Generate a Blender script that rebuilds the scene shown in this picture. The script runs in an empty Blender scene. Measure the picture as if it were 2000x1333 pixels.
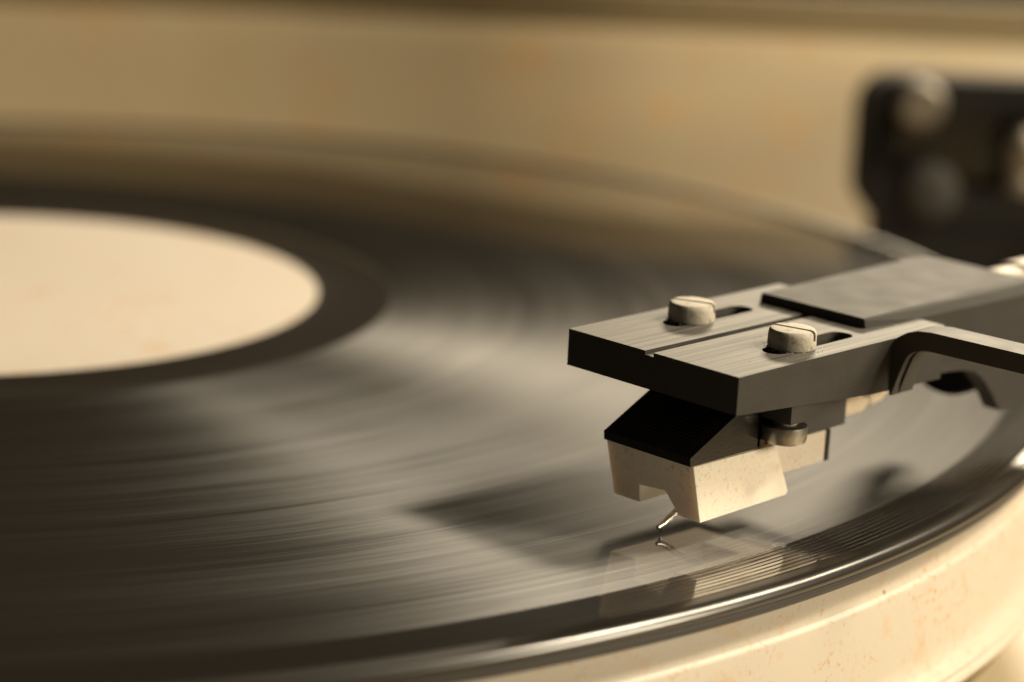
import bpy, bmesh, math, random
from mathutils import Vector, Matrix
random.seed(7)
S = 0.001          # everything below is written in millimetres
ZOFF = 60.0        # the playing surface of the record lies at z = 0 mm, 60 mm above the table
sc = bpy.context.scene
C = sc.collection

# ------------------------------------------------------------------ camera
cam_d = bpy.data.cameras.new('camera')
cam = bpy.data.objects.new('camera', cam_d)
C.objects.link(cam)
sc.camera = cam
pitch, roll = 0.23921, 0.04319
fw = Vector((0, math.cos(pitch), -math.sin(pitch)))
rt = Vector((1, 0, 0))
up = rt.cross(fw)
r2 = rt * math.cos(roll) + up * math.sin(roll)
u2 = -rt * math.sin(roll) + up * math.cos(roll)
CAM = Vector((77.100, -315.996, 72.291 + ZOFF)) * S
mw = Matrix((r2, u2, -fw)).transposed().to_4x4()
mw.translation = CAM
cam.matrix_world = mw
cam_d.sensor_width = 36
cam_d.lens = 82.896
cam_d.clip_start = 0.01
cam_d.clip_end = 50
cam_d.dof.use_dof = True
cam_d.dof.focus_distance = 0.2255
cam_d.dof.aperture_fstop = 14.5
cam_d.dof.aperture_blades = 0

# ------------------------------------------------------------------ world and lamps
w = bpy.data.worlds.new('World')
sc.world = w
w.use_nodes = True
bg = w.node_tree.nodes['Background']
bg.inputs[0].default_value = (1.0, 0.80, 0.54, 1)
bg.inputs[1].default_value = 0.022

def area_lamp(name, loc, target, size, power, col, size_y=None):
    d = bpy.data.lights.new(name, 'AREA')
    d.shape = 'RECTANGLE' if size_y else 'DISK'
    d.size = size * S
    if size_y:
        d.size_y = size_y * S
    d.energy = power
    d.color = col
    o = bpy.data.objects.new(name, d)
    C.objects.link(o)
    p = Vector((loc[0], loc[1], loc[2] + ZOFF)) * S
    t = Vector((target[0], target[1], target[2] + ZOFF)) * S
    o.location = p
    o.rotation_euler = (t - p).to_track_quat('-Z', 'Y').to_euler()
    return o

kd = Vector((15.6, 0.8, 18.9)).normalized()
kp = Vector((88, -90, 0)) + kd * 520
area_lamp('key_lamp', kp, (88, -90, 0), 80, 3.0, (1.0, 0.85, 0.62))
kd2 = Vector((0.74, 0.24, 0.62)).normalized()
kp2 = Vector((88, -90, 0)) + kd2 * 600
area_lamp('soft_key_lamp', kp2, (88, -90, 0), 170, 2.4, (1.0, 0.85, 0.62))
area_lamp('low_side_lamp', (88 + 680, -90 - 240, 235), (100, -90, 0), 240, 4.8, (1.0, 0.85, 0.62), 170)  # broad soft light from low right front; its source is unseen
area_lamp('window_lamp', (360, 1002, 526), (80, -40, 0), 280, 12.0, (1.0, 0.84, 0.60), 140)     # lower pane

sc.view_settings.view_transform = 'Standard'
sc.view_settings.look = 'None'
sc.view_settings.exposure = 0.0
sc.view_settings.gamma = 1.0
sc.view_settings.use_curve_mapping = False
sc.cycles.max_bounces = 8
sc.cycles.use_denoising = True

# ------------------------------------------------------------------ materials
def new_mat(name):
    m = bpy.data.materials.new(name)
    m.use_nodes = True
    nt = m.node_tree
    return m, nt, nt.nodes['Principled BSDF']

def node(nt, kind, **kw):
    n = nt.nodes.new(kind)
    for k, v in kw.items():
        setattr(n, k, v)
    return n

def math_node(nt, op, a, b=None, clamp=False):
    n = node(nt, 'ShaderNodeMath', operation=op, use_clamp=clamp)
    for i, v in enumerate((a, b)):
        if v is None:
            continue
        if isinstance(v, (int, float)):
            n.inputs[i].default_value = v
        else:
            nt.links.new(v, n.inputs[i])
    return n.outputs[0]

def ramp(nt, fac, stops):
    r = node(nt, 'ShaderNodeValToRGB')
    e = r.color_ramp.elements
    while len(e) < len(stops):
        e.new(0.5)
    for k, (pos, col) in enumerate(stops):
        e[k].position = pos
        e[k].color = (*col, 1) if len(col) == 3 else col
    nt.links.new(fac, r.inputs[0])
    return r.outputs[0]

def noise(nt, vec, scale, detail=4, rough=0.55):
    n = node(nt, 'ShaderNodeTexNoise')
    n.inputs['Scale'].default_value = scale
    n.inputs['Detail'].default_value = detail
    n.inputs['Roughness'].default_value = rough
    if vec is not None:
        nt.links.new(vec, n.inputs['Vector'])
    return n.outputs['Fac']

def mixc(nt, fac, a, b):
    n = node(nt, 'ShaderNodeMix', data_type='RGBA')
    nt.links.new(fac, n.inputs['Factor'])
    for s, v in (('A', a), ('B', b)):
        i = [x for x in n.inputs if x.name == s and x.type == 'RGBA'][0]
        if isinstance(v, tuple):
            i.default_value = (*v, 1)
        else:
            nt.links.new(v, i)
    return [x for x in n.outputs if x.type == 'RGBA'][0]

def cream(name, col, rough=0.45, stain=1.0, sss=0.0, scale=1.0, bump=0.05, grime=(0.46, 0.25, 0.08)):
    """aged cream plastic: rust-coloured foxing specks, a few dark flecks, fine grain"""
    m, nt, b = new_mat(name)
    tc = node(nt, 'ShaderNodeTexCoord').outputs['Object']
    patch = noise(nt, tc, 90 * scale, 3)
    fine = noise(nt, tc, 1300 * scale, 5, 0.6)
    s = math_node(nt, 'MULTIPLY', math_node(nt, 'SUBTRACT', fine, 0.555), 9.0, True)
    s = math_node(nt, 'MULTIPLY', s, math_node(nt, 'MULTIPLY', math_node(nt, 'SUBTRACT', patch, 0.36), 3.2, True))
    s = math_node(nt, 'MULTIPLY', s, 0.55 * stain)
    c = mixc(nt, noise(nt, tc, 40 * scale, 4), tuple(x * 0.93 for x in col), tuple(min(1, x * 1.05) for x in col))
    c = mixc(nt, s, c, (0.42, 0.20, 0.055))
    bl = math_node(nt, 'MULTIPLY', math_node(nt, 'SUBTRACT', noise(nt, tc, 210 * scale, 6, 0.68), 0.60 - 0.05 * max(0, stain - 1)), 6.0, True)
    c = mixc(nt, math_node(nt, 'MULTIPLY', bl, min(0.9, 0.38 * stain)), c, grime)
    v = node(nt, 'ShaderNodeTexVoronoi')
    v.inputs['Scale'].default_value = 70 * scale
    nt.links.new(tc, v.inputs['Vector'])
    dk = math_node(nt, 'LESS_THAN', v.outputs['Distance'], 0.022)
    c = mixc(nt, math_node(nt, 'MULTIPLY', dk, 0.7 * min(1, stain)), c, (0.16, 0.09, 0.04))
    nt.links.new(c, b.inputs['Base Color'])
    b.inputs['Roughness'].default_value = rough
    if sss:
        b.inputs['Subsurface Weight'].default_value = sss
        b.inputs['Subsurface Radius'].default_value = (1.0, 0.6, 0.35)
        b.inputs['Subsurface Scale'].default_value = 0.0024
    bp = node(nt, 'ShaderNodeBump')
    bp.inputs['Strength'].default_value = bump
    bp.inputs['Distance'].default_value = 0.0002
    nt.links.new(noise(nt, tc, 2500, 3), bp.inputs['Height'])
    nt.links.new(bp.outputs[0], b.inputs['Normal'])
    return m

def satin_black(name, base=0.02, rough=0.42, spec=0.5, brushed=False, dust=0.35, metallic=0.0, coat=0.0):
    """black anodised metal or plastic with a little dust; brushed lines run along local x"""
    m, nt, b = new_mat(name)
    tc = node(nt, 'ShaderNodeTexCoord').outputs['Object']
    d = noise(nt, tc, 3800, 2, 0.7)
    dm = math_node(nt, 'MULTIPLY', math_node(nt, 'SUBTRACT', d, 0.70), 12.0, True)
    dm = math_node(nt, 'MULTIPLY', dm, dust)
    blot = noise(nt, tc, 260, 4)
    b0 = mixc(nt, blot, (base * .8, base * .76, base * .70), (base * 1.25, base * 1.18, base * 1.08))
    nt.links.new(mixc(nt, dm, b0, (0.42, 0.36, 0.27)), b.inputs['Base Color'])
    b.inputs['Specular IOR Level'].default_value = spec
    if brushed:
        mp0 = node(nt, 'ShaderNodeMapping')
        mp0.inputs['Scale'].default_value = (22, 1900, 1900)
        nt.links.new(tc, mp0.inputs['Vector'])
        g = math_node(nt, 'MULTIPLY', math_node(nt, 'SUBTRACT', noise(nt, mp0.outputs[0], 1.0, 5, 0.7), 0.30), 2.5, True)
        nt.links.new(mixc(nt, dm, mixc(nt, g, (base * .35, base * .33, base * .29), (base * 1.7, base * 1.6, base * 1.42)), (0.42, 0.36, 0.27)), b.inputs['Base Color'])
    b.inputs['Metallic'].default_value = metallic
    b.inputs['Coat Weight'].default_value = coat
    b.inputs['Coat Roughness'].default_value = 0.15
    bp = node(nt, 'ShaderNodeBump')
    bp.inputs['Distance'].default_value = 0.0001
    if brushed:
        mp = node(nt, 'ShaderNodeMapping')
        mp.inputs['Scale'].default_value = (26, 1500, 1500)
        nt.links.new(tc, mp.inputs['Vector'])
        br = noise(nt, mp.outputs[0], 1.0, 6, 0.7)
        nt.links.new(br, bp.inputs['Height'])
        bp.inputs['Strength'].default_value = 0.6
        r = math_node(nt, 'ADD', math_node(nt, 'MULTIPLY', br, 0.30), rough - 0.15)
    else:
        nt.links.new(noise(nt, tc, 3000, 3), bp.inputs['Height'])
        bp.inputs['Strength'].default_value = 0.12
        r = math_node(nt, 'ADD', math_node(nt, 'MULTIPLY', blot, 0.16), rough - 0.08)
    nt.links.new(r, b.inputs['Roughness'])
    nt.links.new(bp.outputs[0], b.inputs['Normal'])
    return m

def metal(name, col, rough=0.3, rough_var=0.2, scale=900):
    m, nt, b = new_mat(name)
    tc = node(nt, 'ShaderNodeTexCoord').outputs['Object']
    f = noise(nt, tc, scale, 4, 0.65)
    nt.links.new(mixc(nt, f, tuple(x * 0.55 for x in col), col), b.inputs['Base Color'])
    b.inputs['Metallic'].default_value = 1.0
    nt.links.new(math_node(nt, 'ADD', math_node(nt, 'MULTIPLY', f, rough_var), rough), b.inputs['Roughness'])
    return m

def vinyl_mat(name, grooved=True, spec=1.0, coat_rough=0.06, plain_rough=0.22, skin=0.32, plain_coat=0.0):
    """black vinyl: grooves scatter light across their run (anisotropic), a smooth skin mirrors the arm"""
    m, nt, b = new_mat(name)
    tc = node(nt, 'ShaderNodeTexCoord').outputs['Object']
    sx = node(nt, 'ShaderNodeSeparateXYZ')
    nt.links.new(tc, sx.inputs[0])
    rr = math_node(nt, 'SQRT', math_node(nt, 'ADD', math_node(nt, 'MULTIPLY', sx.outputs[0], sx.outputs[0]),
                                         math_node(nt, 'MULTIPLY', sx.outputs[1], sx.outputs[1])))
    def rings(freq, ang, detail=3, rough=0.6):
        cv = node(nt, 'ShaderNodeCombineXYZ')
        nt.links.new(math_node(nt, 'MULTIPLY', rr, freq), cv.inputs[0])
        nt.links.new(math_node(nt, 'MULTIPLY', sx.outputs[0], ang), cv.inputs[1])
        nt.links.new(math_node(nt, 'MULTIPLY', sx.outputs[1], ang), cv.inputs[2])
        return noise(nt, cv.outputs[0], 1.0, detail, rough)
    b.inputs['Base Color'].default_value = (0.015, 0.0125, 0.0095, 1)
    tg = node(nt, 'ShaderNodeTangent', direction_type='RADIAL', axis='Z')
    nt.links.new(tg.outputs[0], b.inputs['Tangent'])
    b.inputs['Anisotropic Rotation'].default_value = 0.25
    if grooved:
        wide = rings(170, 8, 2)
        fine = rings(950, 16, 4, 0.75)
        b.inputs['Anisotropic'].default_value = 1.0
        v = math_node(nt, 'ADD', math_node(nt, 'MULTIPLY', wide, 0.22), math_node(nt, 'MULTIPLY', fine, 0.40))
        nt.links.new(math_node(nt, 'ADD', v, 0.29), b.inputs['Roughness'])
        sp = math_node(nt, 'ADD', math_node(nt, 'MULTIPLY', fine, 2.4 * spec), math_node(nt, 'MULTIPLY', wide, 0.9 * spec))
        inner = math_node(nt, 'MULTIPLY', math_node(nt, 'SUBTRACT', rr, 0.052), 24.0, True)
        nt.links.new(math_node(nt, 'MULTIPLY', math_node(nt, 'SUBTRACT', sp, 0.45 * spec), math_node(nt, 'ADD', 0.22, math_node(nt, 'MULTIPLY', inner, 0.95))), b.inputs['Specular IOR Level'])
        bp = node(nt, 'ShaderNodeBump')
        bp.inputs['Strength'].default_value = 0.25
        bp.inputs['Distance'].default_value = 0.00006
        nt.links.new(rings(2600, 6, 3, 0.7), bp.inputs['Height'])
        nt.links.new(bp.outputs[0], b.inputs['Normal'])
        b.inputs['Coat Weight'].default_value = 1.0
        b.inputs['Coat Roughness'].default_value = coat_rough
        b.inputs['Coat IOR'].default_value = 1.85
        thin = rings(3000, 14, 2, 0.6)
        tl = math_node(nt, 'MULTIPLY', math_node(nt, 'SUBTRACT', thin, 0.56), 7.0, True)
        gl = node(nt, 'ShaderNodeBsdfGlossy')
        gl.inputs['Roughness'].default_value = coat_rough
        gl.inputs['Color'].default_value = (0.95, 0.92, 0.88, 1)
        mx = node(nt, 'ShaderNodeMixShader')
        nt.links.new(math_node(nt, 'SUBTRACT', skin, math_node(nt, 'MULTIPLY', tl, skin * 0.7)), mx.inputs[0])
        out = [n for n in nt.nodes if n.type == 'OUTPUT_MATERIAL'][0]
        nt.links.new(b.outputs[0], mx.inputs[1])
        nt.links.new(gl.outputs[0], mx.inputs[2])
        nt.links.new(mx.outputs[0], out.inputs['Surface'])
    else:
        b.inputs['Roughness'].default_value = plain_rough
        b.inputs['Coat Weight'].default_value = plain_coat
        b.inputs['Coat Roughness'].default_value = 0.20
        b.inputs['Coat IOR'].default_value = 1.85
    return m

M = {
    'platter': cream('aged_cream_platter', (0.46, 0.415, 0.34), 0.45, 1.7),
    'plinth': cream('aged_cream_plinth', (0.37, 0.30, 0.19), 0.5, 1.8, 0, 0.35),
    'panel': cream('brown_panel_and_shaded_ring', (0.17, 0.13, 0.066), 0.6, 0.5),
    'label': cream('cream_paper', (0.49, 0.44, 0.375), 0.85, 1.6, 0, 0.55),
    'guard': cream('ivory_plastic', (0.88, 0.80, 0.67), 0.4, 0.9, 0.28, 1.6, 0.03),
    'rear': cream('speckled_ivory', (0.66, 0.59, 0.49), 0.6, 1.3, 0.0, 3.2, 0.3),
    'shell_top': satin_black('brushed_anodised', 0.085, 0.58, 0.24, True, 0.5, 0.0),
    'shell': satin_black('bead_blasted_black', 0.040, 0.62, 0.1, False, 0.35),
    'lift': satin_black('black_lift', 0.05, 0.58, 0.2, False, 0.1),
    'plastic': satin_black('gloss_black_plastic', 0.008, 0.22, 0.6, False, 0.12),
    'mount': satin_black('grey_plastic', 0.05, 0.5, 0.5, False, 0.1),
    'screw': cream('corroded_white_metal', (0.40, 0.375, 0.32), 0.75, 2.4, 0, 3.4, 0.22, (0.10, 0.075, 0.05)),
    'nut': metal('worn_nickel', (0.55, 0.52, 0.47), 0.30, 0.15, 2600),
    'silver': metal('silver', (0.27, 0.245, 0.205), 0.45, 0.15, 500),
    'steel': metal('cantilever_steel', (0.85, 0.80, 0.72), 0.15, 0.1, 3000),
    'base': satin_black('base_black', 0.012, 0.75, 0.08, False, 0.1),
    'vinyl': vinyl_mat('grooved_vinyl'),
    'vinyl_plain': vinyl_mat('plain_vinyl', False, plain_rough=0.24),
    'vinyl_rim': vinyl_mat('rim_vinyl', False, plain_rough=0.30, plain_coat=0.3),
    'vinyl_lead': vinyl_mat('lead_in_vinyl', True, 0.05, 0.02, skin=0.46),
    'dust': cream('dust_fluff', (0.5, 0.44, 0.35), 0.9, 0.3),
    'pin': cream('ivory_sleeve', (0.66, 0.56, 0.42), 0.5, 0.6, 0.2, 3.0),
    'diamond': metal('diamond_grey', (0.5, 0.45, 0.36), 0.1, 0.1, 4000),
}

# ------------------------------------------------------------------ mesh helpers (millimetres in, metres out)
def link(name, me, mat, parent=None, smooth=False, matrix=None):
    o = bpy.data.objects.new(name, me)
    C.objects.link(o)
    if mat:
        me.materials.append(mat)
    for p in me.polygons:
        p.use_smooth = smooth
    if parent:
        o.parent = parent
    elif matrix is not None:
        o.matrix_world = matrix
    return o

KA = 0.96767       # arm parts are written on a 22.2 mm wide headshell; the real one is 21.5 mm
FLIP = False       # the arm parts are written with y to the right of the arm (a mirrored frame); flipped when built
def from_bm(name, bm, mat, parent=None, smooth=False, bevel=0.0, seg=2, angle=30):
    if bevel:
        ed = [e for e in bm.edges if e.is_manifold and e.calc_face_angle(0) > math.radians(angle)]
        bmesh.ops.bevel(bm, geom=ed, offset=bevel, segments=seg, profile=0.6, affect='EDGES', clamp_overlap=True)
    bmesh.ops.scale(bm, vec=(S * KA, -S * KA, S * KA) if FLIP else (S, S, S), verts=bm.verts)
    bmesh.ops.recalc_face_normals(bm, faces=bm.faces)
    me = bpy.data.meshes.new(name)
    bm.to_mesh(me)
    bm.free()
    o = link(name, me, mat, parent, smooth)
    if smooth:
        me.set_sharp_from_angle(angle=math.radians(38))
    return o

def prism(pts, axis, lo, hi, bm=None):
    """polygon pts in the two other axes (cyclic order), extruded along axis from lo to hi.
    lo / hi may be functions of the 2d point"""
    bm = bm or bmesh.new()
    def put(p, t):
        t = t(p) if callable(t) else t
        return {'x': (t, p[0], p[1]), 'y': (p[0], t, p[1]), 'z': (p[0], p[1], t)}[axis]
    va = [bm.verts.new(put(p, lo)) for p in pts]
    vb = [bm.verts.new(put(p, hi)) for p in pts]
    n = len(pts)
    bm.faces.new(va[::-1])
    bm.faces.new(vb)
    for i in range(n):
        bm.faces.new((va[i], va[(i + 1) % n], vb[(i + 1) % n], vb[i]))
    return bm

def box(x0, x1, y0, y1, z0, z1, bm=None):
    return prism([(x0, y0), (x1, y0), (x1, y1), (x0, y1)], 'z', z0, z1, bm)

def loft(sections, bm=None, caps=True):
    bm = bm or bmesh.new()
    rows = [[bm.verts.new(p) for p in s] for s in sections]
    for A_, B_ in zip(rows, rows[1:]):
        n = len(A_)
        for i in range(n):
            bm.faces.new((A_[i], A_[(i + 1) % n], B_[(i + 1) % n], B_[i]))
    if caps:
        bm.faces.new(rows[0][::-1])
        bm.faces.new(rows[-1])
    return bm

def lathe(profile, seg, centre=(0, 0, 0), axis='z', bm=None, closed=False):
    """profile of (radius, height) turned round an axis through centre"""
    bm = bm or bmesh.new()
    rows = []
    for r, h in profile:
        if r < 1e-6:
            q = [(0, 0, h)]
        else:
            q = [(r * math.cos(2 * math.pi * k / seg), r * math.sin(2 * math.pi * k / seg), h) for k in range(seg)]
        out = []
        for x, y, z in q:
            if axis == 'x':
                x, y, z = z, x, y
            elif axis == 'y':
                x, y, z = x, z, y
            out.append(bm.verts.new((x + centre[0], y + centre[1], z + centre[2])))
        rows.append(out)
    prs = list(zip(rows, rows[1:]))
    if closed:
        prs.append((rows[-1], rows[0]))
    for A_, B_ in prs:
        for k in range(seg):
            k2 = (k + 1) % seg
            if len(A_) == 1 and len(B_) == 1:
                continue
            if len(A_) == 1:
                bm.faces.new((A_[0], B_[k], B_[k2]))
            elif len(B_) == 1:
                bm.faces.new((A_[k], A_[k2], B_[0]))
            else:
                bm.faces.new((A_[k], A_[k2], B_[k2], B_[k]))
    return bm

def tube(path, radii, seg=20, bm=None, caps=True):
    bm = bm or bmesh.new()
    pts = [Vector(p) for p in path]
    if not hasattr(radii, '__len__'):
        radii = [radii] * len(pts)
    rows = []
    for i, p in enumerate(pts):
        t = (pts[min(i + 1, len(pts) - 1)] - pts[max(i - 1, 0)]).normalized()
        u = t.cross(Vector((0, 0, 1)))
        u = u.normalized() if u.length > 1e-4 else Vector((1, 0, 0))
        v = u.cross(t).normalized()
        rows.append([bm.verts.new(p + (u * math.cos(2 * math.pi * k / seg) + v * math.sin(2 * math.pi * k / seg)) * radii[i]) for k in range(seg)])
    for A_, B_ in zip(rows, rows[1:]):
        for k in range(seg):
            bm.faces.new((A_[k], A_[(k + 1) % seg], B_[(k + 1) % seg], B_[k]))
    if caps:
        bm.faces.new(rows[0][::-1])
        bm.faces.new(rows[-1])
    return bm

def cut(o, cutters):
    """exact boolean difference, baked into the mesh"""
    for bm in cutters:
        bmesh.ops.scale(bm, vec=(S * KA, -S * KA, S * KA) if FLIP else (S, S, S), verts=bm.verts)
        bmesh.ops.recalc_face_normals(bm, faces=bm.faces)
        me = bpy.data.meshes.new('cutter')
        bm.to_mesh(me)
        bm.free()
        c = bpy.data.objects.new('cutter', me)
        C.objects.link(c)
        c.parent = o.parent
        md = o.modifiers.new('cut', 'BOOLEAN')
        md.operation = 'DIFFERENCE'
        md.solver = 'EXACT'
        md.object = c
        bpy.context.view_layer.update()
        dg = bpy.context.evaluated_depsgraph_get()
        nm = bpy.data.meshes.new_from_object(o.evaluated_get(dg))
        o.modifiers.clear()
        o.data = nm
        bpy.data.objects.remove(c)
    return o

def thing(name, label, cat, matrix=None, group=None):
    o = bpy.data.objects.new(name, None)
    C.objects.link(o)
    o.empty_display_size = 0.01
    o.matrix_world = matrix if matrix is not None else Matrix.Translation((0, 0, ZOFF * S))
    o['label'] = label
    o['category'] = cat
    if group:
        o['group'] = group
    return o

# ------------------------------------------------------------------ the deck: plinth with its curved rear ramp
plinth = thing('turntable_plinth', 'cream turntable plinth with curved rear slope rising behind the record', 'plinth')
ZP = -36.0
base_pts = [(-260, -215), (232, -215), (240, -207), (240, 330), (-260, 330)]
from_bm('deck', prism(base_pts, 'z', -52, ZP), M['plinth'], plinth, bevel=2.0, seg=3)
# the rear slope: foot follows the platter, crest is nearly straight on the right and curves back on the left
foot, crest = [], []
cx_pts = [(-260, 215, 13.6), (-120, 218, 13.8), (-42, 216.6, 14.2), (-6, 213.9, 14.9), (30, 207, 15.8), (64, 192, 17.3), (87, 181.5, 18.4), (108, 176.5, 18.8),
          (146, 174.6, 18.8), (238, 174, 18.8)]
for x, y, z in cx_pts:
    crest.append((x, y, z))
    foot.append((x, y - 34, ZP - 0.5))
bm = bmesh.new()
rows = []
for k in range(len(crest)):
    f, c = Vector(foot[k]), Vector(crest[k])
    row = [f]
    for t in (0.25, 0.5, 0.75, 0.92):
        row.append(f.lerp(c, t) + Vector((0, 1.6, -1.0)) * math.sin(math.pi * t))
    row += [c, c + Vector((0, 1.0, 0.7)), c + Vector((0, 2.2, 0.9))]
    row += [c + Vector((0, 9.0, 0.9)), Vector((c.x, c.y + 9.0, ZP - 0.5))]
    rows.append([bm.verts.new(p) for p in row])
for A_, B_ in zip(rows, rows[1:]):
    for i in range(len(A_)):
        bm.faces.new((A_[i], B_[i], B_[(i + 1) % len(A_)], A_[(i + 1) % len(A_)]))
bm.faces.new(rows[0][::-1])
bm.faces.new(rows[-1])
from_bm('rear_slope', bm, M['plinth'], plinth, smooth=True)
bm = bmesh.new()
rows = []
for x, y, z in crest:
    rows.append([bm.verts.new(p) for p in ((x, y + 2.6, z + 0.5), (x, y + 2.9, z + 8.9), (x, y + 3.6, z + 9.5), (x, y + 6.4, z + 9.5), (x, y + 7.0, z + 8.9), (x, y + 7.2, z + 0.5))])
for A_, B_ in zip(rows, rows[1:]):
    for i in range(len(A_)):
        bm.faces.new((A_[i], B_[i], B_[(i + 1) % len(A_)], A_[(i + 1) % len(A_)]))
bm.faces.new(rows[0][::-1])
bm.faces.new(rows[-1])
from_bm('rear_panel', bm, M['panel'], plinth, smooth=True)

# table under the deck
tb = from_bm('table', box(-900, 900, -700, 900, -60.5, -56), M['base'])
tb.location = (0, 0, ZOFF * S)
tb['kind'] = 'structure'
for x in (-230, 210):
    for y in (-185, 300):
        from_bm('foot', lathe([(0, -56), (14, -56), (15, -54), (13, -52), (0, -52)], 28, (x, y, 0)), M['base'], plinth, smooth=True)

# ------------------------------------------------------------------ platter
platter = thing('turntable_platter', 'cream round platter with a tall bright side wall under the record', 'platter')
prof = [(3.8, -2.95), (147.6, -2.95), (148.1, -3.05), (148.3, -3.4), (148.35, -5.4), (148.6, -6.1), (149.0, -6.35), (149.15, -6.6), (149.3, -14.5), (149.7, -16.0),
        (150.6, -16.7), (151.1, -16.9), (151.3, -17.2), (151.1, -17.6), (151.4, -17.8), (151.7, -18.2), (151.5, -18.7), (150.3, -19.1),
        (146.0, -19.3), (3.8, -19.3)]
from_bm('wall', lathe(prof, 360, closed=True), M['platter'], platter, smooth=True)
from_bm('shaded_lower_ring', lathe([(120, -19.35), (147.6, -19.35), (148.2, -19.8), (148.2, -23.4), (147.4, -24.2), (120, -24.3)], 256, closed=True), M['panel'], platter, smooth=True)  # platter skirt coloured brown to stand for the shade under the flange
from_bm('spindle', lathe([(0, 6.2), (1.6, 5.9), (2.9, 4.6), (3.6, 3.0), (3.6, -37), (0, -37)], 40), M['silver'], platter, smooth=True)

# ------------------------------------------------------------------ mat
mat_o = from_bm('platter_mat', lathe([(3.9, -1.85), (149.5, -1.85), (149.8, -1.98), (149.9, -2.3), (149.8, -2.75), (149.4, -2.9), (3.9, -2.9)], 360, closed=True), M['mount'], None, smooth=True)
mat_o.location = (0, 0, ZOFF * S)
mat_o['label'] = 'thin dark rubber mat edge between the record and the cream platter'
mat_o['category'] = 'mat'

# ------------------------------------------------------------------ record
record = thing('vinyl_record', 'black grooved vinyl record lying on the cream platter under the stylus', 'record')
top = []
r = 60.2
def zsurf(r):
    return -0.18
pr = [(3.65, -0.10), (50.3, -0.10), (50.6, -0.16)]
pr_in = pr + [(52, -0.18), (59.4, -0.18), (59.7, -0.14), (60.2, -0.14)]
pr_gr = [(60.2, -0.14), (60.4, -0.14), (60.5, -0.18), (61.0, -0.18)]
for gap in (99.8, 122.2):                               # bands between the tracks
    pr_gr += [(gap - 0.5, -0.18), (gap - 0.26, -0.18), (gap - 0.2, -0.19), (gap - 0.06, -0.19), (gap, -0.184), (gap + 0.06, -0.19), (gap + 0.2, -0.19), (gap + 0.26, -0.18), (gap + 0.5, -0.18)]
pr_gr += [(141.0, -0.18), (142.9, -0.18)]
pr_lead = [(142.9, -0.18)]
r = 143.0
while r < 147.7:                                        # lead-in spiral, widely spaced
    pr_lead += [(r + 0.02, -0.182), (r + 0.40, -0.184), (r + 0.43, -0.184), (r + 0.52, -0.128), (r + 0.61, -0.184), (r + 0.64, -0.184)]
    r += 0.66
pr_lead += [(148.2, -0.184)]
pr_rim = [(148.2, -0.184), (148.6, -0.184), (149.0, -0.182), (149.25, -0.186), (149.5, -0.205), (149.7, -0.245), (149.9, -0.32), (150.1, -0.45), (150.28, -0.66),
          (150.42, -0.92), (150.5, -1.2), (150.4, -1.5), (150.1, -1.72), (149.6, -1.8), (3.65, -1.8)]
from_bm('lead_out', lathe(pr_in, 256), M['vinyl_plain'], record, smooth=True)
from_bm('groove_field', lathe(pr_gr, 512), M['vinyl'], record, smooth=True)
from_bm('lead_in', lathe(pr_lead, 512), M['vinyl_lead'], record, smooth=True)
from_bm('rim', lathe(pr_rim, 512), M['vinyl_rim'], record, smooth=True)
from_bm('paper_label', lathe([(3.7, -0.06), (49.7, -0.06), (49.95, -0.085), (50.0, -0.13)], 256), M['label'], record, smooth=True)

# ------------------------------------------------------------------ headshell frame (x back along the arm, y to its right, z up; origin front left top corner)
AX = Vector((0.693678, 0.720223, 0.009460))
BX = Vector((0.720245, -0.693441, -0.019662))
NX = Vector((0.007601, -0.020453, 0.999762))
ORG = Vector((82.639913, -91.091289, 18.959872))
HM = Matrix((AX, -BX, NX)).transposed().to_4x4()
HM.translation = Vector((ORG.x, ORG.y, ORG.z + ZOFF)) * S
HL = HM.copy()
FLIP = True
def to_world(p):
    return ORG + (AX * p[0] + BX * p[1] + NX * p[2]) * KA

arm = thing('tonearm', 'tonearm end with flat black brushed headshell, finger lift and two screws', 'tonearm', HL)
W = 22.2
# front plate: wedge that thickens to the rear
def under(a):
    return -3.8 - a * 0.075 if a < 22 else -5.45 - (a - 22) * 0.03
bm = bmesh.new()
secs = []
for a in (0.0, 11.0, 22.0, 34.2):
    secs.append([(a, 0, 0), (a, W, 0), (a, W, under(a)), (a, 0, under(a))])
loft(secs, bm)
plate = from_bm('plate', bm, M['shell_top'], arm, bevel=0.16, seg=2, angle=40)
def stadium(x0, x1, yc, r, n=12):
    pts = []
    for k in range(n + 1):
        t = -math.pi / 2 + math.pi * k / n
        pts.append((x1 - r + r * math.cos(t), yc + r * math.sin(t)))
    for k in range(n + 1):
        t = math.pi / 2 + math.pi * k / n
        pts.append((x0 + r + r * math.cos(t), yc + r * math.sin(t)))
    return pts
cut(plate, [prism(stadium(9.5, 22.7, 4.9, 1.35), 'z', -9, 2), prism(stadium(9.5, 22.7, 18.0, 1.35), 'z', -9, 2),
            box(-1, 25.9, 10.3, 11.4, -0.42, 2)])
plate.data.materials.append(M['shell'])
for p in plate.data.polygons:
    p.use_smooth = False
    p.material_index = 0 if p.normal.z > 0.5 else 1

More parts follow.
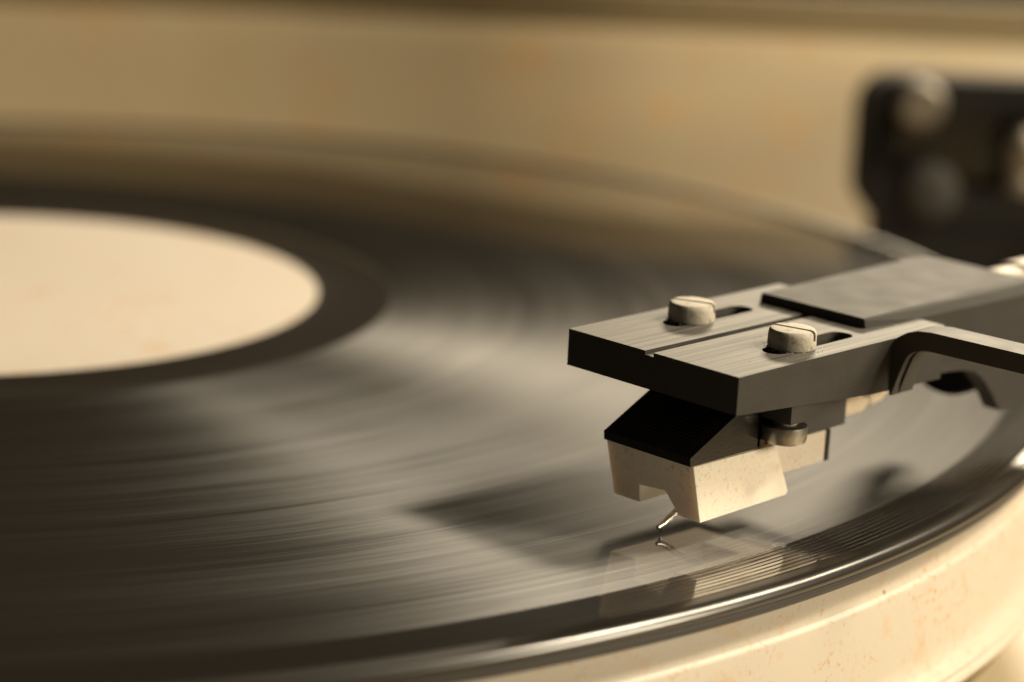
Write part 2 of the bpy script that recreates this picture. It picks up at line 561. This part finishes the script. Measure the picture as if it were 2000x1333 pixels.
# raised neck block: flat top, sloped right shoulder that widens to the rear
secs = []
for a, bl, br, tl, tr in ((25.7, 4.1, 18.1, 4.35, 17.75), (34.0, 3.7, 18.7, 4.1, 17.6), (45.0, 3.3, 19.2, 3.8, 17.2), (57.2, 2.9, 19.6, 3.5, 16.8)):
    zb = -4.5 if a < 30 else -6.4
    secs.append([(a, tl, 1.05), (a, tr, 1.05), (a, tr + (br - tr) * .45, 0.85), (a, br, 0.02), (a, br, zb), (a, bl, zb), (a, bl, 0.02), (a, tl - (tl - bl) * .6, 0.8)])
neck = from_bm('neck', loft(secs), M['shell'], arm, bevel=0.12, seg=2, angle=35)
# skirts of the neck with an arched cut-out
arch = [(33.9, -6.35), (37.0, -6.5), (40.7, -6.75), (43.0, -7.0), (45.0, -7.45), (46.6, -8.3), (47.9, -9.4), (49.3, -10.8), (50.4, -12.1), (51.2, -13.1), (57.2, -13.2), (57.2, -5.9), (33.9, -5.9)]
for y0, y1 in ((17.2, 19.35), (3.2, 5.2)):
    from_bm('skirt', prism([(p[0], p[1]) for p in arch], 'y', y0, y1), M['shell'], neck, bevel=0.1, seg=1, angle=50)
from_bm('drum', lathe([(0, 49.8), (6.3, 49.8), (6.6, 50.2), (6.6, 57.0), (0, 57.0)], 48, (0, 12.2, -6.0), 'x'), M['base'], neck, smooth=True)
# collar and arm tube
from_bm('collar', lathe([(5.4, 57.0), (6.3, 57.3), (6.5, 57.8), (6.5, 63.5), (6.9, 63.8), (6.9, 69.5), (6.3, 70.2), (0, 70.2)], 48, (0, 12.2, -6.0), 'x'), M['silver'], arm, smooth=True)
HI = HL.inverted()
def loc_of(wp):
    v = (HI @ (Vector((wp[0], wp[1], wp[2] + ZOFF)) * S)) / (S * KA)
    return Vector((v.x, -v.y, v.z))
PIV = Vector((199, 118, 22.0))
pp = loc_of(PIV)
p0 = Vector((69, 12.2, -6.0)); p1 = Vector((98, 12.2, -6.0))
ctrl = p1; path = [p0, p0.lerp(p1, 0.5)]
end2 = p1 + (pp - p1).normalized() * 26
st2 = p1 - Vector((26, 0, 0))
path = [p0]
for k in range(0, 15):
    t = k / 14
    path.append(st2 * (1 - t) ** 2 + p1 * 2 * t * (1 - t) + end2 * t * t)
path.append(pp)
from_bm('arm_tube', tube(path, 4.2, 28), M['silver'], arm, smooth=True)

# finger lift: a strap bent out of the right side, grooved on its inner face near the root
outer = [(22.25, -6.05), (21.75, -3.6), (21.65, -1.5), (21.95, -0.55), (22.6, 0.2), (23.7, 0.92), (25.0, 1.38), (26.6, 1.58), (38.0, 1.75), (38.8, 1.72), (39.4, 1.3)]
inner = [(22.45, -6.05), (23.15, -3.7), (23.85, -1.8), (24.3, -1.2), (24.9, -0.82), (25.8, -0.52), (27.0, -0.42), (38.1, -0.2), (38.8, -0.12), (39.5, 0.3)]
inner_g = [(22.42, -6.05), (22.6, -3.7), (23.0, -1.8), (23.4, -0.9), (24.2, -0.25), (25.4, 0.1), (27.0, -0.3), (38.1, -0.2), (38.8, -0.12), (39.5, 0.3)]
bm = bmesh.new()
prism(outer + inner[::-1], 'x', 25.05, 25.8, bm)
prism(outer + inner_g[::-1], 'x', 25.8, 26.45, bm)
prism(outer + inner[::-1], 'x', 26.45, 28.8, bm)
bmesh.ops.remove_doubles(bm, verts=bm.verts, dist=1e-4)
from_bm('finger_lift', bm, M['lift'], arm, smooth=False)

# mounting screws with slotted heads
def screw(a, b, ang):
    o = from_bm('mounting_screw', lathe([(0, 2.0), (1.9, 2.0), (2.2, 1.93), (2.36, 1.75), (2.42, 1.4), (2.46, 0.25), (2.4, 0.06), (1.25, 0.06), (1.25, -9.6), (0, -9.6)], 56), M['screw'], arm, smooth=True)
    o.location = Vector((a, -b, 0)) * S * KA
    c = box(-3, 3, -0.27, 0.27, 0.95, 3)
    bmesh.ops.rotate(c, verts=c.verts, matrix=Matrix.Rotation(ang, 3, 'Z'))
    bmesh.ops.translate(c, verts=c.verts, vec=(a, b, 0))
    cut(o, [c])
    o.data.set_sharp_from_angle(angle=math.radians(35))
    return o
screw(13.3, 4.9, math.radians(66))
screw(13.4, 18.0, math.radians(76))

# fluff and dust caught round the screws and in the groove of the plate
bm = bmesh.new()
for k in range(170):
    if k < 110:
        c0 = ((13.3, 4.9), (13.4, 18.0))[k % 2]
        t = random.uniform(0, 2 * math.pi)
        rr_ = 2.5 + abs(random.gauss(0, 0.35))
        x, y = c0[0] + rr_ * math.cos(t), c0[1] + rr_ * math.sin(t)
        z = 0.02
    elif k < 140:
        x, y, z = random.uniform(0.2, 9), random.uniform(10.4, 11.3), -0.40
    else:
        x, y, z = random.uniform(0.5, 33), random.uniform(0.5, 21.5), 0.02
    r_ = random.uniform(0.02, 0.055)
    bmesh.ops.create_icosphere(bm, subdivisions=1, radius=r_, matrix=Matrix.Translation((x, y, z + r_ * 0.4)) @ Matrix.Rotation(random.uniform(0, 3), 4, 'Z') @ Matrix.Diagonal((random.uniform(0.6, 2.6), 0.7, 0.6, 1)))
du = from_bm('dust', bm, M['dust'], arm)
du['kind'] = 'stuff'

# ------------------------------------------------------------------ cartridge
cart = thing('phono_cartridge', 'black phono cartridge with ivory stylus guard bolted under the headshell', 'cartridge', HL)
B0, B1 = 5.4, 16.85
sidep = [(0.25, -10.4), (0.15, -9.5), (9.6, -5.0), (10.6, -5.0), (10.6, -10.4)]
nose = from_bm('nose', prism(sidep, 'y', B0, B1), M['plastic'], cart, bevel=0.16, seg=3, angle=20)
# fine ribs across the sloping face
dv = Vector((9.45, 0, 4.5)).normalized()
nv = Vector((-dv.z, 0, dv.x))
for k in range(16):
    s0 = 1.3 + k * 0.5
    p = Vector((0.15, 0, -9.5)) + dv * s0 - nv * 0.02
    q2 = [p, p + dv * 0.13 + nv * 0.10, p + dv * 0.26]
    from_bm('rib', prism([(v.x, v.z) for v in q2], 'y', B0 + 0.9, B1 - 0.9), M['plastic'], nose)
from_bm('body', box(10.5, 26.2, 6.2, 16.2, -10.85, -6.2), M['mount'], cart, bevel=0.12)
# mounting flange with its ears
fl = [(11.4, 2.4), (16.1, 2.4), (16.1, 6.3), (24.0, 6.3), (24.0, 16.1), (16.1, 16.1), (16.1, 20.2), (11.4, 20.2), (11.4, 16.1), (9.0, 16.1), (9.0, 6.3), (11.4, 6.3)]
from_bm('flange', prism(fl, 'z', -7.35, -5.2), M['mount'], cart, bevel=0.1)
# nuts under the ears
for b in (4.9, 18.0):
    nt_ = from_bm('nut', lathe([(1.2, -7.9), (2.0, -7.9), (2.3, -8.05), (2.34, -8.3), (2.34, -9.4), (2.25, -9.7), (2.0, -9.85), (1.2, -9.85)], 40, (13.35, b, 0)), M['nut'], cart, smooth=True)
# ivory stylus guard with a channel underneath
gs = [(0.62, -10.45), (13.55, -10.62), (16.15, -16.0), (15.95, -16.4), (2.25, -16.55)]
guard = from_bm('stylus_guard', prism(gs, 'y', 5.45, 16.95), M['guard'], cart, bevel=0.14, seg=3, angle=20)
cut(guard, [prism([(8.7, -18), (9.25, -14.5), (12.75, -14.2), (14.1, -16.4), (14.6, -18)], 'x', -1, 12.5)])
# little chip on the guard's lower right edge
# rear body behind the guard
rear = from_bm('rear_body', box(12.2, 22.9, 6.2, 16.25, -14.25, -10.9), M['rear'], cart, bevel=0.18, seg=2)
from_bm('back_plate', box(22.95, 23.6, 6.0, 16.35, -14.3, -10.9), M['plastic'], cart, bevel=0.08)
from_bm('side_trim', box(11.15, 12.0, 15.7, 16.75, -10.4, -7.6), M['plastic'], cart, bevel=0.1)
# cantilever and diamond
from_bm('cantilever', tube([(9.0, 11.5, -15.4), (6.2, 11.4, -16.9), (4.2, 11.3, -18.1), (3.5, 11.25, -18.5), (2.65, 11.22, -18.75)], [0.34, 0.34, 0.32, 0.30, 0.22], 14), M['steel'], cart, smooth=True)
from_bm('stylus_tip', lathe([(0, 0.75), (0.2, 0.75), (0.2, 0.35), (0.03, 0.0), (0, 0)], 12, (3.13, 11.23, -19.42)), M['diamond'], cart, smooth=True)
# terminal pins with ivory sleeves, wires running back into the neck
for (b, z) in ((14.0, -10.0), (8.4, -10.0), (14.0, -7.6), (8.4, -7.6)):
    from_bm('terminal_pin', lathe([(0, 26.2), (0.9, 26.2), (0.95, 26.5), (0.95, 31.6), (0.75, 31.9), (0.5, 32.0), (0.5, 33.0), (0, 33.0)], 24, (0, b, z), 'x'), M['pin'], cart, smooth=True)
    from_bm('lead_wire', tube([(33.0, b, z), (35.0, b, z + 0.2), (37.5, b - (b - 11.2) * .3, z + 1.0), (42.0, 11.2 + (b - 11.2) * .5, -7.0), (50.0, 11.2 + (b - 11.2) * .4, -6.5)], 0.62, 14), M['pin'], cart, smooth=True)

# ------------------------------------------------------------------ tonearm base
FLIP = False
tbase = thing('tonearm_support', 'blurred black tonearm support block with round knob behind the record', 'tonearm support', Matrix.Translation(Vector((3.2, 4, ZOFF + 5)) * S))
def rrect(x0, x1, z0, z1, r, n=6):
    pts = []
    for cx, cz, t0 in ((x1 - r, z0 + r, -90), (x1 - r, z1 - r, 0), (x0 + r, z1 - r, 90), (x0 + r, z0 + r, 180)):
        for k in range(n + 1):
            t = math.radians(t0 + 90 * k / n)
            pts.append((cx + r * math.cos(t), cz + r * math.sin(t)))
    return pts
fr = from_bm('frame', prism(rrect(136.4, 205, -12.0, 15.0, 6.5), 'y', 110, 122), M['base'], tbase, bevel=0.6, seg=2, angle=50)
cut(fr, [prism(rrect(143.2, 188, -5.6, 8.4, 1.2), 'y', 104, 119)])
from_bm('recess_dark_sheet', box(143.0, 189, 117.0, 118.6, -5.8, 8.6), M['plastic'], tbase, bevel=0.1)  # black sheet added so the inside of the recess stays dark
from_bm('knob', lathe([(0, 105.5), (3.4, 105.6), (4.3, 106.4), (4.3, 109.2), (3.8, 110.1), (0, 110.2)], 36, (146.4, 0, 10.6), 'y'), M['silver'], tbase, smooth=True)
from_bm('hub', lathe([(0, 107.5), (3.4, 107.6), (5.0, 108.8), (5.4, 110.5), (5.4, 119.2), (0, 119.2)], 36, (149.8, 0, -6.0), 'y'), M['shell'], tbase, smooth=True)
from_bm('post', lathe([(0, -5.6), (4.0, -5.6), (4.0, -3.0), (3.3, -2.4), (4.3, 0.5), (4.4, 3.4), (3.4, 6.2), (0, 8.4)], 36, (167.0, 113.5, 0)), M['silver'], tbase, smooth=True)
from_bm('pedestal', prism([(140.5, 110.5), (205, 110.5), (205, 121.5), (140.5, 121.5)], 'z', ZP - 5, -12.2), M['base'], tbase, bevel=0.8)
from_bm('pivot_housing', lathe([(0, 12.6), (12, 12.6), (12, 21), (11, 23), (0, 23.4)], 48, (196, 126, 0)), M['base'], tbase, smooth=True)
